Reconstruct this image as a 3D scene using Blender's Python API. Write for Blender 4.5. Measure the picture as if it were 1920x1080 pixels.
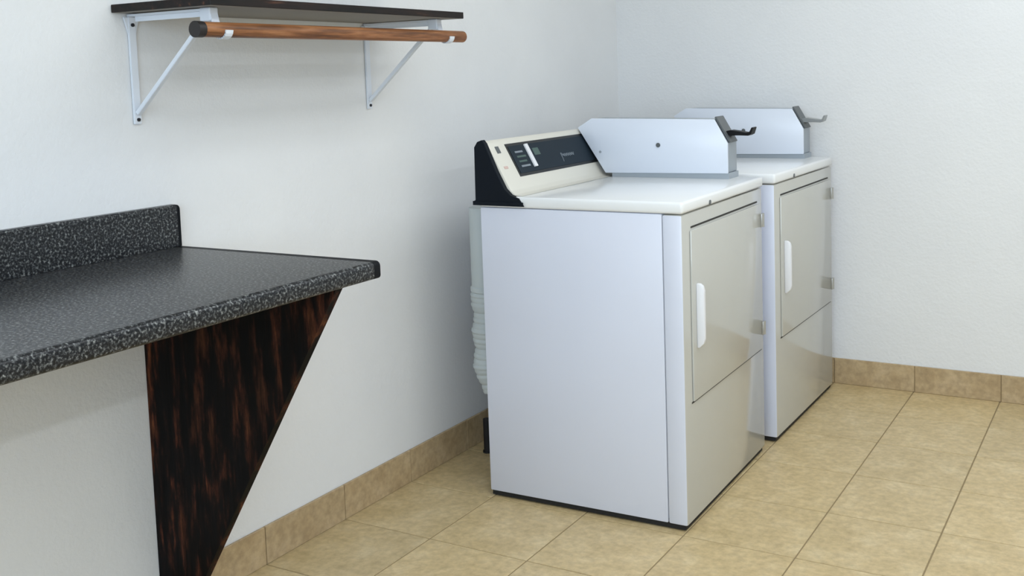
import bpy, bmesh, math, random
from mathutils import Matrix, Vector

for o in list(bpy.data.objects):
    bpy.data.objects.remove(o, do_unlink=True)
scene = bpy.context.scene
col = scene.collection

# ------------------------------------------------------------------ camera
cd = bpy.data.cameras.new('camera')
cam = bpy.data.objects.new('camera', cd)
col.objects.link(cam)
cd.sensor_fit = 'HORIZONTAL'
cd.sensor_width = 36.0
cd.lens = 37.071
cd.shift_x = -0.05671
cd.shift_y = -0.11837
cd.clip_start = 0.05
cam.matrix_world = (Matrix.Translation((2.03004, -2.5826, 1.26225))
                    @ Matrix.Rotation(0.5058, 4, 'Z') @ Matrix.Rotation(1.4831, 4, 'X')
                    @ Matrix.Rotation(-0.0300, 4, 'Z'))
scene.camera = cam

# ------------------------------------------------------------------ room constants
YB = 1.5344            # right-hand wall
T = 0.311              # floor tile pitch
NX, NY = 14, 18
XR = NX * T            # far side of the room
YN = YB - NY * T       # wall behind the camera
ZC = 2.50
WX0, WX1, WZ0, WZ1 = 0.75, 3.45, 0.85, 2.25     # opening for the added, unseen window behind the camera

# ------------------------------------------------------------------ light and exposure
world = bpy.data.worlds.new('World')
scene.world = world
world.use_nodes = True
wb = world.node_tree.nodes['Background']
wb.inputs[0].default_value = (0.80, 0.90, 1.0, 1)
wb.inputs[1].default_value = 1.0

def area(name, loc, rot, sx, sy, power, colr):
    l = bpy.data.lights.new(name, 'AREA')
    l.shape = 'RECTANGLE'
    l.size, l.size_y = sx, sy
    l.energy = power
    l.color = colr
    ob = bpy.data.objects.new(name, l)
    ob.location = loc
    ob.rotation_euler = rot
    col.objects.link(ob)
    return ob

# cool fill light at an unseen window, added behind the camera
area('added_window_light', ((WX0 + WX1) / 2, YN - 0.02, (WZ0 + WZ1) / 2), (math.radians(90), 0, 0),
     WX1 - WX0 - 0.1, WZ1 - WZ0 - 0.1, 84, (0.68, 0.84, 1.0))
# ceiling tube fixtures (fixture bodies are built below)
TUBES = [(3.85, -1.95, 3.8, 52, 0.12), (1.75, -0.60, 3.6, 44, 0.75)]  # second, wide fixture is unseen, added to light the room
for x, y, ln, pw, wd in TUBES:
    area('tube_light', (x, y, ZC - 0.085), (0, 0, 0), wd, ln, pw, (0.85, 0.925, 1.0))

scene.view_settings.view_transform = 'Standard'
scene.view_settings.look = 'None'
scene.view_settings.gamma = 1.0
scene.view_settings.use_curve_mapping = False
scene.view_settings.exposure = -0.44

# ------------------------------------------------------------------ materials
def new_mat(name, base=(0.8, 0.8, 0.8), rough=0.5, metal=0.0, spec=0.5):
    m = bpy.data.materials.new(name)
    m.use_nodes = True
    b = m.node_tree.nodes['Principled BSDF']
    b.inputs['Base Color'].default_value = (*base, 1)
    b.inputs['Roughness'].default_value = rough
    b.inputs['Metallic'].default_value = metal
    b.inputs['Specular IOR Level'].default_value = spec
    return m, m.node_tree.nodes, m.node_tree.links, b

def coords(n, l, scale=(1, 1, 1), kind='Object'):
    tc = n.new('ShaderNodeTexCoord')
    mp = n.new('ShaderNodeMapping')
    mp.inputs['Scale'].default_value = scale
    l.new(tc.outputs[kind], mp.inputs[0])
    return mp.outputs[0]

def world_coords(n, l, scale=(1, 1, 1)):
    g = n.new('ShaderNodeNewGeometry')
    mp = n.new('ShaderNodeMapping')
    mp.inputs['Scale'].default_value = scale
    l.new(g.outputs['Position'], mp.inputs[0])
    return mp.outputs[0]

def noise(n, l, v, scale, detail=4, rough=0.5):
    t = n.new('ShaderNodeTexNoise')
    t.inputs['Scale'].default_value = scale
    t.inputs['Detail'].default_value = detail
    t.inputs['Roughness'].default_value = rough
    l.new(v, t.inputs['Vector'])
    return t.outputs['Fac']

def ramp(n, l, fac, stops):
    r = n.new('ShaderNodeValToRGB')
    e = r.color_ramp.elements
    while len(e) < len(stops):
        e.new(0.5)
    for el, (p, c) in zip(e, stops):
        el.position = p
        el.color = (*c, 1) if len(c) == 3 else c
    l.new(fac, r.inputs[0])
    return r.outputs[0]

def mix(n, l, a, b, fac, mode='MIX'):
    m = n.new('ShaderNodeMix')
    m.data_type = 'RGBA'
    m.blend_type = mode
    if isinstance(fac, float):
        m.inputs[0].default_value = fac
    else:
        l.new(fac, m.inputs[0])
    for k, s in ((6, a), (7, b)):
        if isinstance(s, tuple):
            m.inputs[k].default_value = (*s, 1)
        else:
            l.new(s, m.inputs[k])
    return m.outputs[2]

def bump(n, l, b, h, strength, dist):
    bp = n.new('ShaderNodeBump')
    bp.inputs['Strength'].default_value = strength
    bp.inputs['Distance'].default_value = dist
    l.new(h, bp.inputs['Height'])
    l.new(bp.outputs[0], b.inputs['Normal'])

M = {}

def mk_wall():
    m, n, l, b = new_mat('wall_paint', rough=0.75, spec=0.25)
    v = world_coords(n, l)
    a = noise(n, l, v, 2.2, 3)
    l.new(ramp(n, l, a, [(0.3, (0.745, 0.75, 0.755)), (0.7, (0.785, 0.79, 0.79))]), b.inputs['Base Color'])
    h = noise(n, l, v, 95, 3, 0.6)
    h2 = noise(n, l, v, 30, 2, 0.5)
    ad = n.new('ShaderNodeMath'); ad.operation = 'ADD'
    l.new(h, ad.inputs[0]); l.new(h2, ad.inputs[1])
    bump(n, l, b, ad.outputs[0], 0.20, 0.006)
    return m

def mk_tile(name, c1, c2, c3, rough):
    m, n, l, b = new_mat(name, rough=rough, spec=0.4)
    oi = n.new('ShaderNodeObjectInfo')
    g = n.new('ShaderNodeNewGeometry')
    cb = n.new('ShaderNodeVectorMath'); cb.operation = 'ADD'
    sc = n.new('ShaderNodeVectorMath'); sc.operation = 'SCALE'
    cv = n.new('ShaderNodeCombineXYZ')
    l.new(oi.outputs['Random'], cv.inputs[0]); l.new(oi.outputs['Random'], cv.inputs[1])
    l.new(cv.outputs[0], sc.inputs[0]); sc.inputs['Scale'].default_value = 17.0
    l.new(g.outputs['Position'], cb.inputs[0]); l.new(sc.outputs[0], cb.inputs[1])
    v = cb.outputs[0]
    a = noise(n, l, v, 11, 5, 0.62)
    f = noise(n, l, v, 48, 4, 0.6)
    base = ramp(n, l, a, [(0.30, c1), (0.52, c2), (0.74, c3)])
    fine = ramp(n, l, f, [(0.30, (0.80, 0.79, 0.77)), (0.65, (1.08, 1.08, 1.06))])
    c = mix(n, l, base, fine, 1.0, 'MULTIPLY')
    tone = ramp(n, l, oi.outputs['Random'], [(0.0, (0.95, 0.95, 0.95)), (1.0, (1.04, 1.03, 1.01))])
    l.new(mix(n, l, c, tone, 1.0, 'MULTIPLY'), b.inputs['Base Color'])
    bump(n, l, b, f, 0.10, 0.002)
    return m

def mk_laminate():
    m, n, l, b = new_mat('speckled_laminate', rough=0.30, spec=0.32)
    v = world_coords(n, l)
    s1 = noise(n, l, v, 190, 2, 0.5)
    s2 = noise(n, l, v, 330, 2, 0.5)
    c1 = ramp(n, l, s1, [(0.42, (0.004, 0.005, 0.007)), (0.53, (0.022, 0.024, 0.027)), (0.62, (0.10, 0.105, 0.105)), (0.74, (0.26, 0.265, 0.25))])
    c2 = ramp(n, l, s2, [(0.60, (0, 0, 0)), (0.74, (0.12, 0.12, 0.115))])
    l.new(mix(n, l, c1, c2, 1.0, 'ADD'), b.inputs['Base Color'])
    return m

def mk_darkwood():
    m, n, l, b = new_mat('dark_walnut_panel', rough=0.6, spec=0.12)
    v = world_coords(n, l, (1, 1, 0.20))
    a = noise(n, l, v, 30, 6, 0.66)
    g = noise(n, l, world_coords(n, l, (1, 1, 0.05)), 120, 4, 0.6)
    w = noise(n, l, world_coords(n, l, (1, 1, 0.4)), 6.5, 2, 0.5)
    c = ramp(n, l, a, [(0.44, (0.003, 0.003, 0.004)), (0.51, (0.012, 0.006, 0.005)), (0.57, (0.062, 0.021, 0.012)), (0.66, (0.17, 0.066, 0.028)), (0.74, (0.04, 0.015, 0.011))])
    c = mix(n, l, c, ramp(n, l, g, [(0.38, (0.35, 0.33, 0.33)), (0.62, (1.15, 1.1, 1.05))]), 1.0, 'MULTIPLY')
    c = mix(n, l, c, ramp(n, l, w, [(0.35, (0.3, 0.3, 0.34)), (0.62, (1.15, 1.05, 1.0))]), 1.0, 'MULTIPLY')
    l.new(c, b.inputs['Base Color'])
    bump(n, l, b, a, 0.25, 0.004)
    return m

def mk_wood(name, stops, sc, axis, rough):
    m, n, l, b = new_mat(name, rough=rough, spec=0.35)
    s = [1, 1, 1]; s[axis] = 0.07
    a = noise(n, l, world_coords(n, l, tuple(s)), sc, 5, 0.6)
    l.new(ramp(n, l, a, stops), b.inputs['Base Color'])
    bump(n, l, b, a, 0.12, 0.002)
    return m

def mk_enamel(name, base, rough, dents=0.0):
    m, n, l, b = new_mat(name, base, rough, spec=0.5)
    v = coords(n, l)
    if dents:
        h = noise(n, l, v, 6.5, 1.5, 0.4)
        bump(n, l, b, h, dents, 0.012)
    r = noise(n, l, v, 3.0, 2)
    l.new(ramp(n, l, r, [(0.3, tuple(c * 0.985 for c in base)), (0.7, base)]), b.inputs['Base Color'])
    return m

M['wall'] = mk_wall()
M['ceiling'] = new_mat('ceiling_paint', (0.82, 0.82, 0.80), 0.9)[0]
M['tile'] = mk_tile('beige_floor_tile', (0.51, 0.385, 0.20), (0.58, 0.445, 0.245), (0.66, 0.53, 0.32), 0.36)
M['base_tile'] = mk_tile('tan_base_tile', (0.40, 0.29, 0.165), (0.46, 0.345, 0.205), (0.52, 0.40, 0.255), 0.42)
M['grout'] = new_mat('brown_grout', (0.27, 0.20, 0.105), 0.9)[0]
M['laminate'] = mk_laminate()
M['end_shade'] = new_mat('shaded_end_laminate', (0.006, 0.007, 0.009), 0.5, spec=0.12)[0]  # shade of the counter's right end put into the colour
M['walnut'] = mk_darkwood()
M['shelf_edge'] = mk_wood('shelf_dark_wood', [(0.42, (0.004, 0.003, 0.003)), (0.60, (0.014, 0.007, 0.005)), (0.74, (0.13, 0.05, 0.025))], 45, 1, 0.65)
M['shelf_under'] = new_mat('shelf_grey_underside', (0.25, 0.23, 0.20), 0.7)[0]
M['rod'] = mk_wood('brown_rod_wood', [(0.35, (0.10, 0.036, 0.012)), (0.50, (0.23, 0.090, 0.032)), (0.66, (0.40, 0.18, 0.075))], 75, 1, 0.4)
M['rod_end'] = new_mat('dark_rod_end', (0.012, 0.009, 0.009), 0.5)[0]
M['bracket'] = mk_enamel('white_bracket_enamel', (0.74, 0.78, 0.84), 0.4)
M['screw'] = new_mat('dark_screw', (0.03, 0.03, 0.035), 0.4, 0.6)[0]
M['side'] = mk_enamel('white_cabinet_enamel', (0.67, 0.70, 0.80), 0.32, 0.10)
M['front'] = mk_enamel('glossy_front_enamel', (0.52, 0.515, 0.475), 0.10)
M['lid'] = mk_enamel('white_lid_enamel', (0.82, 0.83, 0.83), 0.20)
M['cream'] = mk_enamel('cream_console_plastic', (0.68, 0.655, 0.58), 0.35)
M['black'] = new_mat('black_console_plastic', (0.004, 0.007, 0.012), 0.55, spec=0.15)[0]
M['panel'] = new_mat('dark_glass_panel', (0.013, 0.022, 0.032), 0.5, spec=0.15)[0]
M['panel_rim'] = new_mat('black_panel_rim', (0.004, 0.005, 0.006), 0.4)[0]
M['print'] = new_mat('grey_print', (0.22, 0.25, 0.28), 0.5)[0]
M['green_print'] = new_mat('green_grey_print', (0.055, 0.10, 0.085), 0.5)[0]
M['white_plastic'] = new_mat('white_plastic', (0.76, 0.76, 0.78), 0.35)[0]
M['red_print'] = new_mat('pink_print', (0.62, 0.45, 0.40), 0.6)[0]
M['label_grey'] = new_mat('grey_badge', (0.10, 0.11, 0.115), 0.4)[0]
M['gap'] = new_mat('dark_gap', (0.03, 0.029, 0.026), 0.8)[0]
M['rubber'] = new_mat('black_base', (0.008, 0.008, 0.009), 0.7)[0]
M['meter'] = mk_enamel('meter_case_enamel', (0.69, 0.735, 0.82), 0.28)
M['meter_body'] = new_mat('meter_body_steel', (0.36, 0.40, 0.44), 0.4, 0.35)[0]
M['slide_black'] = new_mat('black_coin_slide', (0.004, 0.004, 0.005), 0.5, spec=0.2)[0]
M['slide_steel'] = new_mat('grey_coin_slide', (0.34, 0.35, 0.35), 0.35, 0.7)[0]
M['steel'] = new_mat('hinge_steel', (0.45, 0.45, 0.43), 0.35, 0.6)[0]
M['duct'] = new_mat('white_vent_duct', (0.52, 0.57, 0.58), 0.5)[0]
M['added_window_white'] = new_mat('added_window_paint', (0.8, 0.8, 0.8), 0.5)[0]
M['fixture'] = new_mat('fixture_white', (0.8, 0.8, 0.8), 0.5)[0]
mt, mn, ml, mb = new_mat('tube_glow', (0.9, 0.9, 0.9), 0.5)
mb.inputs['Emission Color'].default_value = (1, 0.97, 0.92, 1)
mb.inputs['Emission Strength'].default_value = 2.0
M['tube'] = mt
mt, mn, ml, mb = new_mat('added_window_glass', (1, 1, 1), 0.02)
mb.inputs['Transmission Weight'].default_value = 1.0
mb.inputs['IOR'].default_value = 1.01
M['glass'] = mt

# ------------------------------------------------------------------ mesh helpers
def finish(bm, name, mat, parent=None, smooth=False):
    bmesh.ops.recalc_face_normals(bm, faces=bm.faces)
    me = bpy.data.meshes.new(name)
    bm.to_mesh(me)
    bm.free()
    for k in (mat if isinstance(mat, (list, tuple)) else [mat]):
        me.materials.append(M[k])
    if smooth:
        for p in me.polygons:
            p.use_smooth = True
        me.set_sharp_from_angle(angle=math.radians(38))
    ob = bpy.data.objects.new(name, me)
    col.objects.link(ob)
    if parent:
        ob.parent = parent
    return ob

def box_bm(lo, hi, bev=0.0, seg=2, bm=None):
    bm2 = bmesh.new()
    r = bmesh.ops.create_cube(bm2, size=1.0)
    c = [(a + b) / 2 for a, b in zip(lo, hi)]
    d = [abs(b - a) for a, b in zip(lo, hi)]
    for v in bm2.verts:
        v.co = Vector((c[0] + v.co.x * d[0], c[1] + v.co.y * d[1], c[2] + v.co.z * d[2]))
    if bev > 0:
        bmesh.ops.bevel(bm2, geom=list(bm2.edges), offset=bev, segments=seg, profile=0.5, affect='EDGES')
    return join(bm, bm2)

def join(bm, bm2):
    if bm is None:
        return bm2
    me = bpy.data.meshes.new('tmp')
    bm2.to_mesh(me)
    bm2.free()
    bm.from_mesh(me)
    bpy.data.meshes.remove(me)
    return bm

def prism_bm(pts, axis, a, b, bev=0.0, seg=2, bm=None):
    """polygon pts in the two other axes, extruded along axis from a to b"""
    bm2 = bmesh.new()
    def mkp(p, w):
        if axis == 1:
            return (p[0], w, p[1])
        if axis == 0:
            return (w, p[0], p[1])
        return (p[0], p[1], w)
    va = [bm2.verts.new(mkp(p, a)) for p in pts]
    vb = [bm2.verts.new(mkp(p, b)) for p in pts]
    n = len(pts)
    bm2.faces.new(va)
    bm2.faces.new(list(reversed(vb)))
    for i in range(n):
        bm2.faces.new((va[i], vb[i], vb[(i + 1) % n], va[(i + 1) % n]))
    bmesh.ops.recalc_face_normals(bm2, faces=bm2.faces)
    if bev > 0:
        bmesh.ops.bevel(bm2, geom=list(bm2.edges), offset=bev, segments=seg, profile=0.5, affect='EDGES')
    return join(bm, bm2)

def tube_bm(path, rad, sides=16, bm=None, up=None):
    bm2 = bmesh.new()
    P = [Vector(p) for p in path]
    rings = []
    up = Vector(up) if up else None
    for i, p in enumerate(P):
        t = (P[min(i + 1, len(P) - 1)] - P[max(i - 1, 0)]).normalized()
        if up is None:
            up = Vector((0, 0, 1)) if abs(t.z) < 0.9 else Vector((0, 1, 0))
        s = t.cross(up).normalized()
        up = s.cross(t).normalized()
        r = rad[i] if isinstance(rad, (list, tuple)) else rad
        rings.append([bm2.verts.new(p + (s * math.cos(2 * math.pi * k / sides) + up * math.sin(2 * math.pi * k / sides)) * r) for k in range(sides)])
    for a, b in zip(rings, rings[1:]):
        for k in range(sides):
            bm2.faces.new((a[k], a[(k + 1) % sides], b[(k + 1) % sides], b[k]))
    bm2.faces.new(rings[0])
    bm2.faces.new(list(reversed(rings[-1])))
    return join(bm, bm2)

def cyl_bm(p0, p1, r, sides=16, bm=None):
    return tube_bm([p0, p1], r, sides, bm)

def bar_bm(p0, p1, width, thick, wdir, bm=None, bev=0.0):
    """flat bar between two points; width measured along wdir"""
    p0, p1, wdir = Vector(p0), Vector(p1), Vector(wdir).normalized()
    t = (p1 - p0).normalized()
    nrm = t.cross(wdir).normalized()
    bm2 = bmesh.new()
    q = []
    for p in (p0, p1):
        q.append([bm2.verts.new(p + wdir * sx * width / 2 + nrm * sy * thick / 2) for sx, sy in ((-1, -1), (1, -1), (1, 1), (-1, 1))])
    bm2.faces.new(q[0]); bm2.faces.new(list(reversed(q[1])))
    for k in range(4):
        bm2.faces.new((q[0][k], q[0][(k + 1) % 4], q[1][(k + 1) % 4], q[1][k]))
    bmesh.ops.recalc_face_normals(bm2, faces=bm2.faces)
    if bev:
        bmesh.ops.bevel(bm2, geom=list(bm2.edges), offset=bev, segments=2, affect='EDGES')
    return join(bm, bm2)

def tag(o, label, cat, group=None, kind=None):
    o['label'] = label
    o['category'] = cat
    if group:
        o['group'] = group
    if kind:
        o['kind'] = kind
    return o

def empty(name, loc=(0, 0, 0), rz=0.0):
    e = bpy.data.objects.new(name, None)
    e.location = loc
    e.rotation_euler = (0, 0, rz)
    e.empty_display_size = 0.1
    col.objects.link(e)
    return e

def copy_tree(o, parent=None):
    c = o.copy()
    col.objects.link(c)
    if parent:
        c.parent = parent
    for ch in [x for x in col.objects if x.parent == o]:
        copy_tree(ch, c)
    return c

# ================================================================== THE SETTING
floor = finish(box_bm((-0.12, YN - 0.12, -0.10), (XR + 0.12, YB + 0.12, -0.0014)), 'floor', 'grout')
tag(floor, 'beige square tile floor with thin brown grout lines', 'floor', kind='structure')
gx, gy = 0.0042, 0.0034
tile_mesh = None
for i in range(NX):
    for j in range(NY):
        if tile_mesh is None:
            bm = box_bm((-T / 2 + gx / 2, -T / 2 + gy / 2, -0.006), (T / 2 - gx / 2, T / 2 - gy / 2, 0.0), 0.0007, 1)
            t = finish(bm, 'floor_tile', 'tile', floor)
            tile_mesh = t.data
        else:
            t = bpy.data.objects.new('floor_tile', tile_mesh)
            col.objects.link(t)
            t.parent = floor
        t.location = (T * (i + 0.5) - 0.004, YB - T * (j + 0.5), 0)

HB, TB = 0.102, 0.009
WT = 0.12
wl = finish(box_bm((-WT, YN - WT, -0.0014), (0, YB + WT, ZC)), 'wall_left', 'wall')
tag(wl, 'white textured wall behind the counter, shelf and dryers', 'wall', kind='structure')
wr = finish(box_bm((0, YB, -0.0014), (XR + WT, YB + WT, ZC)), 'wall_right', 'wall')
tag(wr, 'white textured wall to the right of the dryers', 'wall', kind='structure')
wo = finish(box_bm((XR, YN - WT, -0.0014), (XR + WT, YB, ZC)), 'wall_opposite', 'wall')
tag(wo, 'white wall opposite the dryers, behind the viewer', 'wall', kind='structure')
bm = box_bm((0, YN - WT, -0.0014), (WX0, YN, ZC))
box_bm((WX1, YN - WT, -0.0014), (XR, YN, ZC), bm=bm)
box_bm((WX0, YN - WT, -0.0014), (WX1, YN, WZ0), bm=bm)
box_bm((WX0, YN - WT, WZ1), (WX1, YN, ZC), bm=bm)
wn = finish(bm, 'wall_near', 'wall')
tag(wn, 'white wall with an added wide window, behind the viewer', 'wall', kind='structure')
ce = finish(box_bm((-WT, YN - WT, ZC), (XR + WT, YB + WT, ZC + 0.1)), 'ceiling', 'ceiling')
tag(ce, 'plain white ceiling above the laundry room', 'ceiling', kind='structure')

wf = empty('added_window_1', ((WX0 + WX1) / 2, YN - WT / 2, WZ0))  # unseen window, added as a light source
tag(wf, 'added wide white framed window, unseen behind the viewer', 'window', kind='structure')
hw, hh = (WX1 - WX0) / 2, WZ1 - WZ0
bm = box_bm((-hw, -0.03, 0), (hw, 0.03, 0.05))
box_bm((-hw, -0.03, hh - 0.05), (hw, 0.03, hh), bm=bm)
box_bm((-hw, -0.03, 0.05), (-hw + 0.05, 0.03, hh - 0.05), bm=bm)
box_bm((hw - 0.05, -0.03, 0.05), (hw, 0.03, hh - 0.05), bm=bm)
finish(bm, 'added_window_frame', 'added_window_white', wf)
finish(box_bm((-0.025, -0.03, 0.05), (0.025, 0.03, hh - 0.05)), 'mullion', 'added_window_white', wf)
for a_, b_ in ((-hw + 0.05, -0.025), (0.025, hw - 0.05)):
    finish(box_bm((a_, -0.003, 0.05), (b_, 0.003, hh - 0.05)), 'pane', 'glass', wf)

def baseboard(name, origin, ang, n, label):
    """row of n tan tiles along local +x, facing local +y"""
    b = finish(box_bm((0, 0.0005, 0.0), (n * T, TB - 0.003, HB - 0.001)), name, 'grout')
    b.location = origin
    b.rotation_euler = (0, 0, ang)
    tag(b, label, 'baseboard', kind='structure')
    me = None
    for k in range(n):
        if me is None:
            o = finish(box_bm((-T / 2 + 0.0014, 0.0005, 0.0005), (T / 2 - 0.0014, TB, HB), 0.0012, 1), 'base_tile', 'base_tile', b)
            me = o.data
        else:
            o = bpy.data.objects.new('base_tile', me)
            col.objects.link(o)
            o.parent = b
        o.location = (T * (k + 0.5), 0, 0)
    return b

baseboard('baseboard_left', (0, YB, 0), -math.pi / 2, NY, 'tan tile baseboard along the counter and dryer wall')
baseboard('baseboard_right', (XR, YB, 0), math.pi, NX, 'tan tile baseboard along the wall right of the dryers')

for k, (x, y, ln, pw, wd) in enumerate(TUBES):
    f = empty('ceiling_light', (x, y, ZC))
    tag(f, ['narrow white two tube light on the ceiling near the opposite wall', 'added unseen wide white four tube light on the ceiling in front of the dryers'][k], 'light', 'ceiling tube lights')
    finish(box_bm((-wd / 2 - 0.03, -ln / 2 - 0.03, -0.045), (wd / 2 + 0.03, ln / 2 + 0.03, -0.0005), 0.006), 'housing', 'fixture', f)
    for s in ((-1, 1) if wd < 0.3 else (-9, -3, 3, 9)):
        finish(cyl_bm((s * 0.035, -ln / 2, -0.062), (s * 0.035, ln / 2, -0.062), 0.014), 'tube', 'tube', f, True)

# ================================================================== COUNTER
CZ, CDP, CE_, CL = 0.884, 0.6156, -0.864, -2.95
ct = empty('countertop', (0, CE_, CZ))
tag(ct, 'black and grey speckled laminate countertop on a dark wood support', 'countertop')
th = 0.037
def arc(cx, cz, r, a0, a1, n=6):
    return [(cx + r * math.cos(math.radians(a0 + (a1 - a0) * k / n)), cz + r * math.sin(math.radians(a0 + (a1 - a0) * k / n))) for k in range(n + 1)]
prof = [(0.0015, -th), (0.0015, 0)] + arc(CDP - 0.011, -0.011, 0.011, 90, 0) + arc(CDP - 0.008, -th + 0.008, 0.008, 0, -90)
slab = finish(prism_bm(prof, 1, CL - CE_, -0.020), 'slab', 'laminate', ct, True)
finish(prism_bm(prof, 1, -0.020, 0.0), 'end_shade_strip', 'end_shade', ct, True)  # near-black stands in for shade where the corner turns from the light
bs = [(0.0015, 0.0005), (0.021, 0.0005)] + arc(0.021 - 0.006, 0.100 - 0.006, 0.006, 0, 90, 4) + [(0.0015, 0.100)]
finish(prism_bm(bs, 1, CL - CE_, -0.009), 'backsplash', 'laminate', ct, True)
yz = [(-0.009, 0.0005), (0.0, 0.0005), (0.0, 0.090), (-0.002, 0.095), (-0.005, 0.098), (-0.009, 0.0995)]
finish(prism_bm(yz, 0, 0.0015, 0.0205), 'backsplash_end_shade', 'end_shade', ct)  # backsplash end darkened with the same painted shade
pp = [(0.0015, -th - 0.0005), (0.592, -th - 0.0005), (0.066, 0.0005 - CZ), (TB + 0.002, 0.0005 - CZ), (TB + 0.002, HB + 0.002 - CZ), (0.0015, HB + 0.002 - CZ)]
sp = finish(prism_bm(pp, 1, -0.973 - CE_, -0.953 - CE_), 'support_panel', 'walnut', ct)
sp['label'] = 'dark streaked wood panel narrowing towards the floor'

# ================================================================== WALL SHELF
SZ = 1.428
sh = empty('wall_shelf', (0, -0.54, SZ))
tag(sh, 'dark wood wall shelf on two white metal brackets above the counter', 'shelf')
bm = box_bm((0.0015, -0.462, 0.0), (0.312, 0.462, 0.018), 0.0012, 1)
board = finish(bm, 'board', ['shelf_edge', 'shelf_under'], sh)
for p in board.data.polygons:
    if p.normal.z < -0.9:
        p.material_index = 1
def make_bracket(y):
    # plane y = const, local z = 0 at the shelf underside
    bm = bar_bm((0.0045, y, -0.008), (0.0045, y, -0.250), 0.019, 0.006, (0, 1, 0), bev=0.001)     # wall leg
    prism_bm([(y - 0.020, -0.009), (y + 0.020, -0.009), (y + 0.0085, -0.050), (y - 0.0085, -0.050)], 0, 0.0016, 0.0060, bm=bm)
    b = finish(bm, 'bracket', 'bracket', sh)
    bm = bar_bm((0.004, y, -0.0050), (0.262, y, -0.0050), 0.020, 0.005, (0, 1, 0))
    bar_bm((0.02, y, -0.012), (0.255, y, -0.012), 0.003, 0.014, (0, 1, 0), bm=bm)
    finish(bm, 'arm', 'bracket', b)
    bm = bar_bm((0.009, y, -0.226), (0.250, y, -0.018), 0.012, 0.0105, (0, 1, 0), bev=0.001)
    finish(bm, 'brace', 'bracket', b)
    # strap that carries the rod
    rc = (0.292, -0.050)
    R0 = 0.0185
    pts = [(0.258, -0.004), (0.266, -0.012)] + arc(rc[0], rc[1], R0, 165, 355, 10)
    bm = None
    for a, c in zip(pts, pts[1:]):
        d = Vector((c[0] - a[0], 0, c[1] - a[1])).normalized() * 0.0008
        bm = bar_bm((a[0] - d.x, y, a[1] - d.z), (c[0] + d.x, y, c[1] + d.z), 0.020, 0.0032, (0, 1, 0), bm=bm)
    box_bm((0.236, y - 0.012, -0.030), (0.268, y + 0.012, -0.0005), 0.003, bm=bm)
    finish(bm, 'rod_hook', 'bracket', b)
    for z in (-0.026, -0.240):
        finish(cyl_bm((0.0070, y, z), (0.0105, y, z), 0.0042, 10), 'screw', 'screw', b)
make_bracket(-0.953 + 0.54)
make_bracket(-0.136 + 0.54)
rx_, rz_ = 0.292, SZ - 0.050
rod = finish(cyl_bm((0, -0.436, 0), (0, 0.515, 0), 0.0163, 20), 'closet_rod', 'rod', None, True)
rod.location = (rx_, -0.575, rz_)
tag(rod, 'round brown wooden rod hanging below the front of the wall shelf', 'rod')
finish(cyl_bm((0, -0.455, 0), (0, -0.436, 0), 0.0172, 20), 'end_cap', 'rod_end', rod, True)

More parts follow.
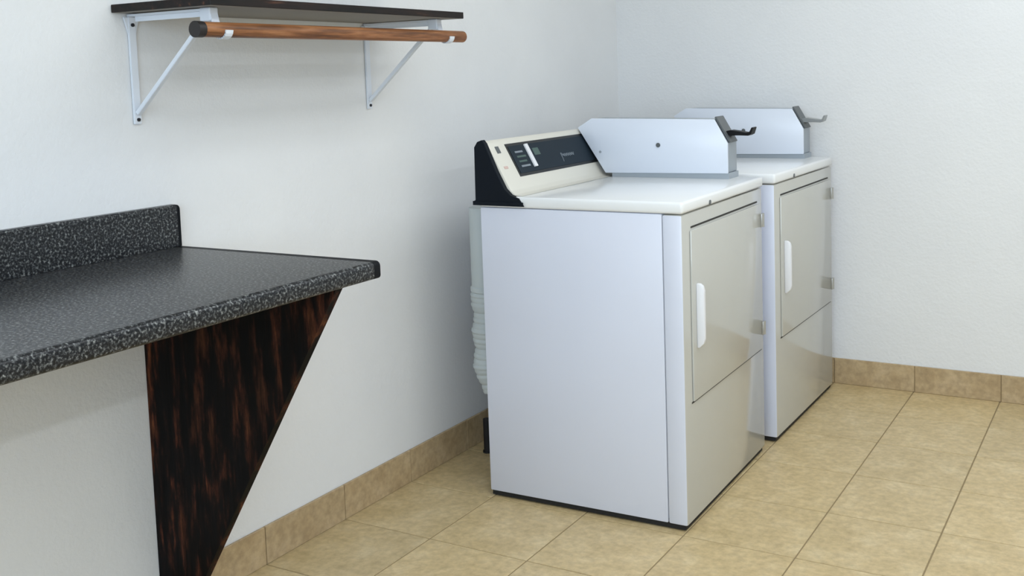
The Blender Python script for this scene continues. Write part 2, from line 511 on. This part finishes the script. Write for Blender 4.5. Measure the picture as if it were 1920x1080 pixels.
# ================================================================== DRYERS
D, W, H = 0.6381, 0.6878, 0.913
def make_dryer():
    d = empty('tumble_dryer')
    # black recessed base and feet
    finish(box_bm((-D + 0.004, 0.006, 0.004), (-0.008, W - 0.006, 0.03)), 'base', 'rubber', d)
    for u in (-D + 0.05, -0.05):
        for v in (0.05, W - 0.05):
            finish(cyl_bm((u, v, 0.0), (u, v, 0.006), 0.02, 14), 'foot', 'rubber', d)
    cab = finish(box_bm((-D, 0.0, 0.018), (-0.0585, W, 0.879), 0.004), 'cabinet', 'side', d, True)
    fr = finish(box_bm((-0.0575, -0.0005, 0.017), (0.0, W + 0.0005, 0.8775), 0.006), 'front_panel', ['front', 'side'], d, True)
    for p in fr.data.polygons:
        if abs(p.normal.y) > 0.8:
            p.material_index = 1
    # dark slot above the door and dark joint at its foot
    finish(box_bm((-0.004, 0.062, 0.8345), (0.0012, 0.636, 0.8395)), 'slot', 'gap', fr)
    finish(box_bm((-0.004, 0.047, 0.3485), (0.0010, 0.664, 0.353)), 'lower_joint', 'gap', fr)
    door = finish(box_bm((0.0004, 0.052, 0.354), (0.0065, 0.660, 0.830), 0.0028), 'door', 'front', d, True)
    hp = [(0.0065, 0.4985), (0.014, 0.4985), (0.027, 0.512), (0.030, 0.525), (0.030, 0.660), (0.027, 0.672), (0.018, 0.679), (0.0065, 0.679)]
    finish(prism_bm(hp, 1, 0.077, 0.090, 0.003), 'door_handle', 'white_plastic', door, True)
    for z in (0.422, 0.775):
        bm = box_bm((0.0062, 0.651, z - 0.022), (0.0120, 0.667, z + 0.022), 0.0015)
        cyl_bm((0.0105, 0.666, z - 0.022), (0.0105, 0.666, z + 0.022), 0.0045, 10, bm)
        finish(bm, 'hinge', 'steel', door, True)
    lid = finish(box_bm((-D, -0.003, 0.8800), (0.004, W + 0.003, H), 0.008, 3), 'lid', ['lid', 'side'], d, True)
    finish(cyl_bm((0.002, 0.203, 0.889), (0.0062, 0.203, 0.889), 0.0065, 12), 'lid_lock', 'label_grey', lid)
    # console
    hs = [(-0.650, 0.9135), (-0.646, 1.058), (-0.636, 1.071), (-0.621, 1.0745), (-0.613, 1.066), (-0.536, 0.928), (-0.522, 0.917), (-0.498, 0.9135)]
    con = finish(prism_bm(hs, 1, 0.012, W, 0.003), 'console', 'cream', d, True)
    ec = [(-0.657, 0.897), (-0.650, 0.900), (-0.648, 1.056), (-0.637, 1.072), (-0.621, 1.0775), (-0.612, 1.067), (-0.575, 0.985), (-0.548, 0.935), (-0.530, 0.918), (-0.510, 0.911), (-0.501, 0.909), (-0.484, 0.885), (-0.657, 0.885)]
    cap = finish(prism_bm(ec, 1, -0.006, 0.012, 0.0015), 'console_end_cap', 'black', con)
    finish(box_bm((-0.657, -0.0095, 0.8855), (-0.486, -0.006, 0.898), 0.001), 'console_foot_strip', 'black', con)
    # things on the sloping face: local frame (v, s) with s down the slope
    a, b = Vector((-0.613, 0, 1.066)), Vector((-0.536, 0, 0.928))
    sl = (b - a).normalized()
    nr = Vector((-sl.z, 0, sl.x))
    def face_box(v0, v1, s0, s1, t, t0=-0.002):
        bm2 = bmesh.new()
        bmesh.ops.create_cube(bm2, size=1.0)
        for vt in bm2.verts:
            s = (s0 + s1) / 2 + vt.co.x * (s1 - s0)
            w = (t0 + t) / 2 + vt.co.z * (t - t0)
            q = a + sl * s + nr * w
            vt.co = Vector((q.x, (v0 + v1) / 2 + vt.co.y * (v1 - v0), q.z))
        return bm2
    finish(face_box(0.098, 0.650, 0.010, 0.120, 0.0016), 'panel_rim', 'panel_rim', con)
    finish(face_box(0.107, 0.644, 0.019, 0.111, 0.0028, 0.0), 'control_panel', 'panel', con)
    finish(face_box(0.198, 0.216, 0.020, 0.098, 0.0075, 0.0028), 'selector_bar', 'white_plastic', con)
    finish(face_box(0.040, 0.058, 0.014, 0.036, 0.0020, -0.001), 'badge', 'label_grey', con)
    finish(face_box(0.036, 0.056, 0.080, 0.088, 0.0014, -0.001), 'printed_mark', 'red_print', con)
    for s, w in ((0.038, 0.045), (0.054, 0.052), (0.070, 0.045), (0.086, 0.052)):
        finish(face_box(0.130, 0.130 + w, s, s + 0.006, 0.0031, 0.0027), 'printed_line', 'green_print' if s in (0.054, 0.070) else 'print', con)
    finish(face_box(0.236, 0.272, 0.036, 0.060, 0.0031, 0.0027), 'printed_patch', 'green_print', con)
    # illegible script line on the panel
    bm = None
    pv = [(0.392 + 0.086 * k / 40, 0.076 - 0.0052 * math.sin(k * 1.15) - (0.004 if k < 5 else 0)) for k in range(41)]
    pv = [(0.390, 0.098), (0.393, 0.086)] + pv
    path = [a + sl * s + nr * 0.0031 + Vector((0, v, 0)) for v, s in pv]
    finish(tube_bm(path, 0.0010, 6), 'script_lettering', 'print', con)
    # coin meter case
    f0, f1 = 0.590, 0.686
    mp = [(-0.6145, 1.079), (-0.561, 1.1105), (-0.122, 1.1045), (-0.078, 1.0285), (-0.078, 0.931), (-0.513, 0.926)]
    def inset(pts, k):
        c = Vector((sum(p[0] for p in pts) / len(pts), sum(p[1] for p in pts) / len(pts)))
        return [((p[0] - c.x) * k + c.x, (p[1] - c.y) * k + c.y) for p in pts]
    case = finish(prism_bm(inset(mp, 0.985), 1, f0 + 0.004, f1, 0.002), 'coin_box', 'meter_body', d, True)
    finish(prism_bm(mp, 1, f0 - 0.002, f0 + 0.006, 0.0022), 'cover_plate', 'meter', case, True)
    finish(box_bm((-0.490, f0 + 0.003, H - 0.0002), (-0.076, f1 - 0.002, 0.932)), 'mounting_base', 'meter_body', case)
    finish(cyl_bm((-0.317, f0 - 0.0045, 1.021), (-0.317, f0 + 0.001, 1.021), 0.0075, 14), 'lock', 'label_grey', case)
    finish(cyl_bm((-0.530, f0 - 0.0035, 0.997), (-0.530, f0 + 0.001, 0.997), 0.0045, 10), 'screw', 'meter_body', case)
    # coin slide on the sloping front facet
    p0, p1 = Vector((-0.126, 0, 1.110)), Vector((-0.078, 0, 1.028))
    n2 = Vector((p0.z - p1.z, 0, p1.x - p0.x)).normalized()
    vm = (f0 + f1) / 2
    bm = bar_bm(p0 + n2 * 0.003 + Vector((0, vm, 0)), p1 + n2 * 0.003 + Vector((0, vm, 0)), 0.070, 0.006, (0, 1, 0), bev=0.001)
    finish(bm, 'slide_plate', 'label_grey', case)
    z0 = 1.058
    sp_ = [(-0.108, z0 + 0.004), (-0.080, z0 + 0.010), (-0.050, z0 + 0.006), (-0.028, z0 + 0.002), (-0.016, z0 + 0.004), (-0.008, z0 + 0.019), (-0.003, z0 + 0.018),
           (-0.010, z0 - 0.003), (-0.020, z0 - 0.008), (-0.050, z0 - 0.007), (-0.108, z0 - 0.008)]
    finish(prism_bm(sp_, 1, vm - 0.020, vm + 0.020, 0.0012), 'coin_slide', 'slide_black', case)
    return d

d1 = make_dryer()
d1.location = (0.9350, 0, 0)
d1.rotation_euler = (0, 0, 0.0140)
tag(d1, 'nearer white coin dryer with black console end and black coin slide', 'dryer', 'coin dryers along the wall')
d2 = copy_tree(d1)
d2.location = (0.93394 + 0.0058, 0.7735, 0)
d2.rotation_euler = (0, 0, -0.0072)
tag(d2, 'farther white coin dryer with grey coin slide, beside the right wall', 'dryer', 'coin dryers along the wall')
for c in [x for x in col.objects if x.parent == d2]:
    if c.name.startswith('coin_box'):
        for g in [x for x in col.objects if x.parent == c]:
            if g.name.startswith('coin_slide'):
                g.data = g.data.copy()
                g.data.materials[0] = M['slide_steel']

# ================================================================== VENT DUCT behind the nearer dryer
vd = empty('vent_duct', (0.228, 0.125, 0))
tag(vd, 'white vent duct standing behind the nearer dryer', 'duct')
finish(cyl_bm((0, 0, 0.60), (0, 0, 0.86), 0.053, 24), 'upper_pipe', 'duct', vd, True)
bm = tube_bm([(0, 0, 0.596), (0, 0, 0.600), (0, 0, 0.612), (0, 0, 0.616)], [0.053, 0.057, 0.057, 0.053], 24)
finish(bm, 'clamp_ring', 'duct', vd, True)
path, rad = [], []
random.seed(4)
n = 60
for k in range(n):
    z = 0.598 - (0.598 - 0.28) * k / (n - 1)
    path.append((0.012 * max(0, (k - 38) / 22) ** 2 * 1.2 , 0, z))
    rad.append((0.0545 if k % 3 else 0.052) + 0.004 * math.sin(k * 0.33) + 0.0015 * math.sin(k * 0.9) - (0.020 * max(0, (k - 46) / 13) ** 2))
finish(tube_bm(path, rad, 24), 'flexible_hose', 'duct', vd, True)
# dark upright cylinder behind the dryer's rear edge
bu = empty('black_upright', (0.085, 0.30, 0))
tag(bu, 'short black upright cylinder on the floor behind the nearer dryer', 'pipe')
finish(cyl_bm((0, 0, 0.0), (0, 0, 0.115), 0.014, 12), 'upright_shaft', 'rubber', bu, True)
finish(cyl_bm((0, 0, 0.0), (0, 0, 0.006), 0.018, 14), 'upright_foot', 'rubber', bu, True)
